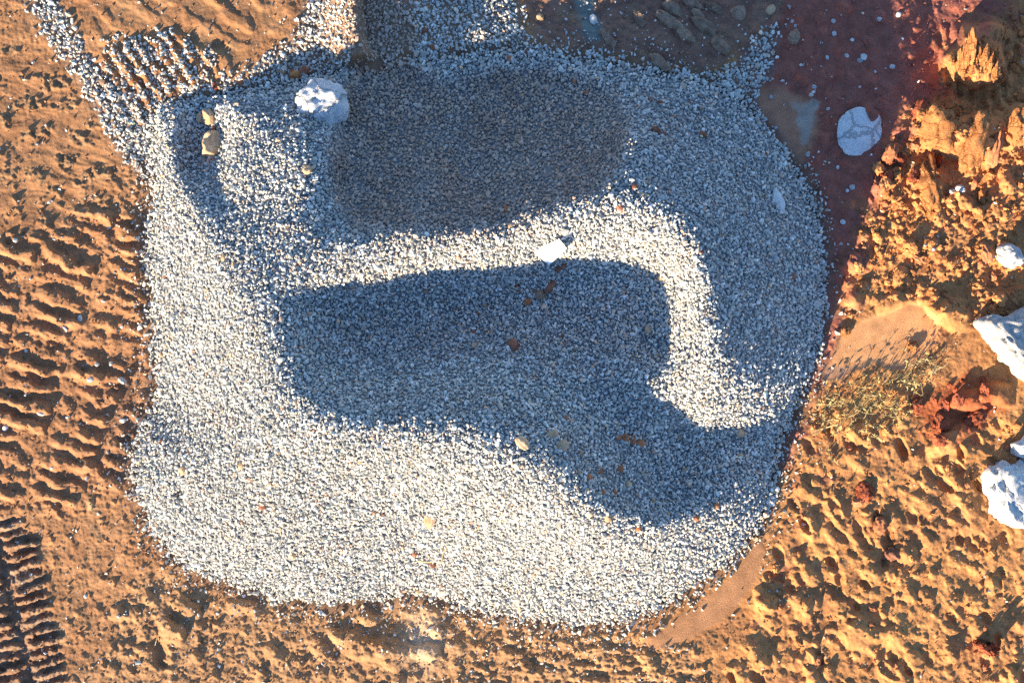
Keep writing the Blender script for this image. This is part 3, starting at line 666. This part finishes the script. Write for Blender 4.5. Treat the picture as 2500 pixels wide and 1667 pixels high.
grp(G3, ('tan', 'brown', 'tan'), [(1458, 431, 17), (1426, 478, 18), (1172, 520, 15), (515, 595, 18), (537, 609, 12), (379, 634, 12), (371, 815, 12), (371, 1014, 12), (420, 1080, 19), (554, 1068, 18), (602, 1163, 18), (673, 1276, 14), (961, 1358, 15), (1172, 1060, 13), (827, 1060, 11), (972, 1098, 9), (953, 1271, 16), (994, 1297, 14), (1518, 638, 14), (800, 1080, 9), (760, 1230, 9), (1100, 1210, 9), (1228, 1320, 9), (1290, 1360, 9), (1440, 1355, 9), (880, 1180, 8), (640, 1040, 8)], 'clod', 'clod')
rock('clod', 1478, 447, 32, 8, 18, 'tan', 'thin splinter of tan earth on the bright ridge by the shaded cut', 'clod', 6)
rock('stone', 988, 1191, 26, 44, 5, 'tan', 'pale tan slab of dried mud on the sunlit lower gravel', 'mud slab', 9)
grp(G4, ('pale', 'grey', 'white'), [(2064, 34, 13), (1916, 78, 12), (2020, 44, 11), (1914, 49, 11), (1984, 131, 17), (1975, 139, 12), (2050, 153, 12), (1771, 223, 10), (1782, 294, 8), (1902, 250, 9), (1855, 355, 11), (1924, 384, 9), (1957, 430, 12), (1936, 510, 12), (1863, 218, 12), (1870, 200, 12), (1868, 212, 9), (1958, 92, 9), (1900, 132, 9), (1945, 128, 10), (2010, 165, 8), (1827, 60, 9), (1820, 50, 9), (1946, 438, 9), (1975, 200, 7), (2072, 90, 8), (1840, 150, 8), (1300, 45, 7), (1318, 78, 7), (1423, 130, 7), (1500, 90, 7), (1410, 78, 8)], 'stone', 'stone')
grp(G5, ('white', 'pale'), [(184, 731, 14), (223, 837, 13), (207, 872, 13), (255, 835, 10), (282, 966, 13), (12, 983, 14), (60, 805, 9), (197, 1368, 11), (272, 1415, 9), (35, 552, 12), (70, 640, 8)], 'stone', 'stone')
rock('stone', 281, 874, 22, 14, 30, 'white', 'largest angular white stone on the dark soil left of the heap', 'stone', 12)
rock('stone', 92, 949, 22, 11, 20, 'white', 'long white stone lying in the left track marks', 'stone', 9)
rock('stone', 2205, 434, 26, 18, 20, 'white', 'bright white stone on the churned orange ground below the tall clods', 'stone', 16)
rock('stone', 2186, 440, 14, 13, 0, 'white', 'small white stone left of a larger one on the churned ground', 'stone', 10, sub=2)
rock('stone', 2144, 573, 9, 9, 0, 'white', 'tiny white pebble on the lit orange clods', 'stone', 7, sub=2)
rock('stone', 2283, 589, 13, 6, 10, 'white', 'thin white chip beside the pale grey boulder', 'stone', 5, sub=2)

# big clods of the orange spoil bank
for a in [(2162, 300, 72, 118, -5, 50, 'clod', 'huge square orange clod nearest the round white slab'), (2186, 262, 44, 36, 10, 44, 'clod', 'orange lump on top of the huge square clod'),
          (2238, 318, 58, 150, 12, 46, 'clod', 'tall cracked orange clod right of the huge square one'), (2283, 330, 28, 112, 8, 44, 'rust', 'narrow upright clod with a split, right end of the row'),
          (2338, 286, 40, 76, 5, 42, 'clod', 'bright orange clod at the right edge of the bank'), (2136, 428, 46, 126, -4, 40, 'clod', 'long standing orange clod alone in front of a dark gap'),
          (2157, 372, 18, 30, 10, 26, 'red', 'small red clod at the head of the long standing clod'), (2041, 368, 34, 32, 30, 24, 'red', 'rounded red clod, left of two at the shade edge'),
          (2068, 366, 28, 36, -20, 26, 'red', 'rounded red clod, right of two at the shade edge'), (2062, 402, 24, 38, 5, 26, 'clod', 'upright lit clod below two rounded red ones'),
          (2036, 410, 30, 42, 20, 22, 'red', 'shaded red clod left of the upright lit one'), (2097, 404, 26, 44, 15, 22, 'red', 'dull red clod between upright and long standing clods'),
          (2106, 262, 28, 66, 20, 26, 'red', 'long red clod in the shade left of the huge square clod'), (2254, 452, 20, 42, 0, 20, 'clod', 'upright finger of orange earth in the churned ground'),
          (2043, 448, 26, 34, -10, 20, 'clod', 'knobbly orange clod at the left of the churned ground'), (2066, 470, 26, 22, 0, 18, 'clod', 'flat orange clod below the long standing one'),
          (2302, 716, 34, 26, 10, 24, 'clod', 'orange clod against the top of the big white block'), (2096, 794, 26, 30, -10, 22, 'clod', 'pale orange clod standing in the shaded puddle mud'),
          (1953, 724, 22, 16, 10, 14, 'clod', 'small lit clod at the left end of the smooth mud'), (1941, 759, 26, 26, 0, 18, 'clod', 'knobbly lit clod below the left end of the smooth mud'),
          (1988, 1131, 46, 50, 10, 26, 'red', 'cracked dark red clod on the sandy lower right'), (1972, 1152, 30, 26, 10, 18, 'rust', 'rusty clod against the left of a cracked red one'),
          (2022, 1206, 30, 40, 15, 24, 'rust', 'dusty rust clod below the cracked red one'), (2050, 1272, 44, 36, 20, 24, 'brown', 'speckled brown clod beside a long shadow on the sand'),
          (2304, 617, 18, 12, 20, 12, 'clod', 'orange clod under the pale grey boulder'), (2160, 1010, 40, 30, 10, 22, 'red', 'deep red clod in the middle of the red patch'),
          (2240, 960, 50, 34, -20, 28, 'red', 'deep red clod at the right of the red patch')]:
    rock('clod', *a[:5], a[6], a[7], 'clod', hgt=a[5], sub=4, planes=11, cut=.62, rough=.34, freq=2.2, sink=.34)
for q in range(9):
    rock('clod', 2204 + q * 10.2 + random.uniform(-2, 2), 118 + random.uniform(-16, 16) + abs(q - 4) * 5, 12, random.uniform(40, 90), random.uniform(-6, 12), 'clod', 'upright ridge of orange earth pressed by a track at the upper right', 'clod', hgt=20, group='ridges pressed by a track', sub=3, rough=.3, freq=2.4, sink=.4)
for i, a in enumerate([(1548, 24, 32, 62, -50), (1538, 51, 26, 78, -52), (1395, 88, 24, 52, -40), (1517, 143, 26, 56, -48), (1586, 7, 24, 66, -58), (1620, 60, 30, 78, -52), (1654, 104, 30, 54, -42), (1576, 82, 24, 50, -50), (1694, 30, 38, 40, 0), (1469, 42, 20, 56, -30), (1824, 85, 26, 40, 10), (1604, 36, 20, 44, -50), (1640, 20, 24, 48, -58), (1560, 60, 18, 40, -50)]):
    rock('mud_clod', *a[:5], 'mud', 'cracked long grey brown mud clod in the shaded furrows at the top', 'clod', hgt=20, group='mud clods in the top furrows', sub=3, rough=.3, planes=10, cut=.62, sink=.3)

# a store of lumpy clod shapes; copies of them lie all over the churned ground
proto = {}
for mk in ('clod', 'red', 'rust'):
    for q in range(5):
        _seed[0] += 1; V, F = rock_shape(3, _seed[0], planes=10, cut=.62, rough=.36, freq=2.3)
        me_o = new_mesh_obj('clod', V * S, F, MATKEY[mk]); proto[mk, q] = me_o
used_p = set()
def put_clod(px, py, r, mk, label, group):
    q = random.randrange(5); src = proto[mk, q]
    if (mk, q) in used_p:
        o = src.copy(); COL.objects.link(o)
    else:
        o = src; used_p.add((mk, q))
    sx = r * random.uniform(.8, 1.15); sy = r * random.uniform(.9, 1.6); sz = r * random.uniform(.6, .95)
    h = float(surf_h(np.array([px]), np.array([py]))[0]) + sz * .3
    o.location = Vector(to_world(np.array([px]), np.array([py]), np.array([h]))[0]); o.scale = (sx, sy, sz); o.rotation_euler = (0, 0, random.uniform(-.6, .9))
    tag(o, label, 'clod', group)
def fill(reg, n, r0, r1, mks, label, group, thr=4):
    k = 0; t = 0
    while k < n and t < 9000:
        t += 1; px, py = rng.uniform(0, 2500), rng.uniform(0, 1667); a = (np.array([px]), np.array([py]))
        if reg.d(*a)[0] < thr or pile_d(*a)[0] > -20 or R_PUD2.d(*a)[0] > -8 or R_PUD1.d(*a)[0] > 0: continue
        put_clod(px, py, r0 * (r1 / r0) ** (rng.random() ** 1.8), random.choice(mks), label, group); k += 1
fill(R_CHURN, 150, 5, 17, ('clod', 'clod', 'rust'), 'crumbly orange clod among many on the churned ground at the right', 'clods on the churned ground')
fill(R_REDPATCH, 24, 5, 15, ('red',), 'dark red clod strewn on the red patch of ground', 'clods on the red patch')
fill(R_BUMPS, 60, 4, 11, ('clod', 'rust'), 'small orange clod on the bumpy sand at the lower right', 'clods on the bumpy sand')
for kq, ob in list(proto.items()):
    if kq not in used_p: bpy.data.objects.remove(ob)

# the clod with long fingers of shadow at the lower right
put = [(2258, 1486, 13), (2272, 1492, 12), (2246, 1478, 11), (2283, 1484, 10)]
for fx, fy, r in put:
    rock('clod', fx, fy, r * 1.6, r * 1.6, 0, 'red', 'jagged dark red clod in the cluster with the long fingered shadow', 'clod', hgt=62 if r > 11 else 46, group='jagged clods with the long shadow', sub=3, rough=.45, freq=3, sink=.3)

# ---------------------------------------------------------------- the white board
def board():
    P = {'l': (1224, 577), 'b': (1261, 609), 'r': (1302, 571), 't': (1284, 549)}
    lift = {'l': -5, 'b': 6, 'r': 26, 't': 17}
    n = 10; V = []
    for i in range(n + 1):
        for j in range(n + 1):
            s_, t_ = i / n, j / n
            wgt = {'l': (1 - s_) * (1 - t_), 'b': s_ * (1 - t_), 'r': s_ * t_, 't': (1 - s_) * t_}
            fx = sum(P[k][0] * wgt[k] for k in P); fy = sum(P[k][1] * wgt[k] for k in P)
            z = sum((float(surf_h(np.array([P[k][0] * K]), np.array([P[k][1] * K]))[0]) + lift[k]) * wgt[k] for k in P) + 4 * math.sin(s_ * math.pi) + 3 * s_ * s_
            V.append(to_world(np.array([fx * K]), np.array([fy * K]), np.array([z]))[0])
    V = np.array(V); m = (n + 1) ** 2; th = np.array([0, 0, .011])
    Vall = np.r_[V, V - th]; F = []
    ix = lambda i, j: i * (n + 1) + j
    for i in range(n):
        for j in range(n):
            a, b, c, d = ix(i, j), ix(i + 1, j), ix(i + 1, j + 1), ix(i, j + 1)
            F.append((a, b, c, d)); F.append((d + m, c + m, b + m, a + m))
    for i in range(n):
        for (a, b) in ((ix(i + 1, 0), ix(i, 0)), (ix(i, n), ix(i + 1, n)), (ix(0, i), ix(0, i + 1)), (ix(n, i + 1), ix(n, i))):
            F.append((a, b, b + m, a + m))
    c0 = Vall.mean(0)
    o = new_mesh_obj('board', Vall - c0, np.array(F), M_BOARD); o.location = Vector(c0)
    tag(o, 'curled white board tilted on the ridge and half buried in gravel', 'board')
board()

# ---------------------------------------------------------------- weeds, stalks and twigs
def strip_mesh(paths, w0):
    V, F = [], []
    for P, wd in paths:
        b = len(V); n = len(P)
        for i, p in enumerate(P):
            t = P[min(i + 1, n - 1)] - P[max(i - 1, 0)]; t.normalize()
            u = t.cross(Vector((0, 0, 1)));
            if u.length < 1e-4: u = Vector((1, 0, 0))
            u.normalize(); v = u.cross(t); r = wd * (1 - .6 * i / (n - 1))
            for k in range(3):
                a = k * 2.0944; V.append(p + (u * math.cos(a) + v * math.sin(a)) * r)
        for i in range(n - 1):
            for k in range(3):
                k2 = (k + 1) % 3; F.append((b + i * 3 + k, b + i * 3 + k2, b + i * 3 + 3 + k2, b + i * 3 + 3 + k))
    return np.array([v[:] for v in V]), np.array(F)
def weed(fx, fy, rad, label, n=26, group=None):
    root = bpy.data.objects.new('dry_weed', None); COL.objects.link(root); root.location = at(fx, fy, -1); root.empty_display_size = .05
    tag(root, label, 'weed', group)
    R = rad * K * S; st = []; LV, LF = [], []
    for i in range(n):
        a = random.uniform(0, 6.283); l = R * random.uniform(.4, 1.5); up = R * random.uniform(.3, 1.3)
        p0 = Vector((random.gauss(0, R * .5), random.gauss(0, R * .5), 0)); P = []
        for k in range(5):
            t = k / 4; P.append(p0 + Vector((math.cos(a + t * .5) * l * t, math.sin(a + t * .5) * l * t, up * math.sin(t * 2.2))))
        st.append((P, .0034))
        for k in range(4):
            c = P[random.randrange(1, 5)] + Vector((random.gauss(0, .012), random.gauss(0, .012), random.gauss(.004, .008)))
            d1 = Vector((random.gauss(0, 1), random.gauss(0, 1), random.gauss(0, .6))).normalized(); d2 = d1.cross(Vector((random.gauss(0, 1), random.gauss(0, 1), random.gauss(0, 1)))).normalized()
            l1 = random.uniform(.012, .03); l2 = l1 * .35; b = len(LV)
            LV += [c - d1 * l1, c + d2 * l2, c + d1 * l1, c - d2 * l2]; LF.append((b, b + 1, b + 2, b + 3))
    V, F = strip_mesh(st, 0); new_mesh_obj('stem', V, F, M_STALK, root)
    lv = new_mesh_obj('leaves', np.array([v[:] for v in LV]), np.array(LF), M_WEED, root)
for a in [(1975, 897, 30, 'tall dry olive weed where the long pale stalk bends upward'), (2112, 842, 36, 'bushiest olive weed at the lower edge of the smooth mud'), (2085, 872, 30, 'olive weed left of and below the bushiest one'),
          (2040, 905, 34, 'spreading dry weed midway between the stalk and the red patch'), (1886, 930, 26, 'dry weed nearest the gravel heap edge'), (1925, 925, 24, 'low dry weed right of the one nearest the heap'),
          (1962, 972, 30, 'straw coloured weed over the lower end of the long stalk'), (1998, 982, 24, 'pale dry weed right of the straw coloured one'), (1890, 975, 20, 'small yellow weed under the left end of the long stalk'),
          (2010, 935, 26, 'grey green weed among clods in the weedy strip'), (2060, 945, 22, 'small grey green weed nearest the red patch'), (1905, 1050, 18, 'sparse dry weed on the sand below the weedy strip')]:
    weed(*a, n=int(a[2] * .5))
def stalk(name, pts, wd, label, cat):
    P = []
    for i in range(len(pts) - 1):
        for k in range(6):
            t = k / 6; P.append(at(pts[i][0] + (pts[i + 1][0] - pts[i][0]) * t, pts[i][1] + (pts[i + 1][1] - pts[i][1]) * t, 6 + 5 * math.sin(i + t * 3)))
    P.append(at(*pts[-1], 6)); c = P[0].copy()
    V, F = strip_mesh([([p - c for p in P], wd)], 0)
    o = new_mesh_obj(name, V, F, M_STALK); o.location = c; tag(o, label, cat)
stalk('dry_stalk', [(1872, 989), (1925, 974), (1970, 940), (1982, 905), (1984, 878)], .0065, 'long pale bent stalk lying through the weeds', 'stalk')
stalk('dry_stalk', [(2132, 858), (2152, 850), (2172, 838)], .006, 'short straight stalk right of the bushiest weed', 'stalk')
stalk('dry_stalk', [(1916, 964), (1935, 967)], .006, 'short pale straw above the long bent stalk', 'stalk')
stalk('twig', [(1012, 1292), (1018, 1268), (1030, 1252)], .007, 'thin brown twig curving on the sunlit lower gravel', 'twig')
stalk('twig', [(958, 1288), (985, 1291), (1000, 1290)], .007, 'short brown twig lying below the mud slab', 'twig')
stalk('twig', [(361, 1465), (356, 1482)], .008, 'short brown stick in the pit at the lower left', 'twig')
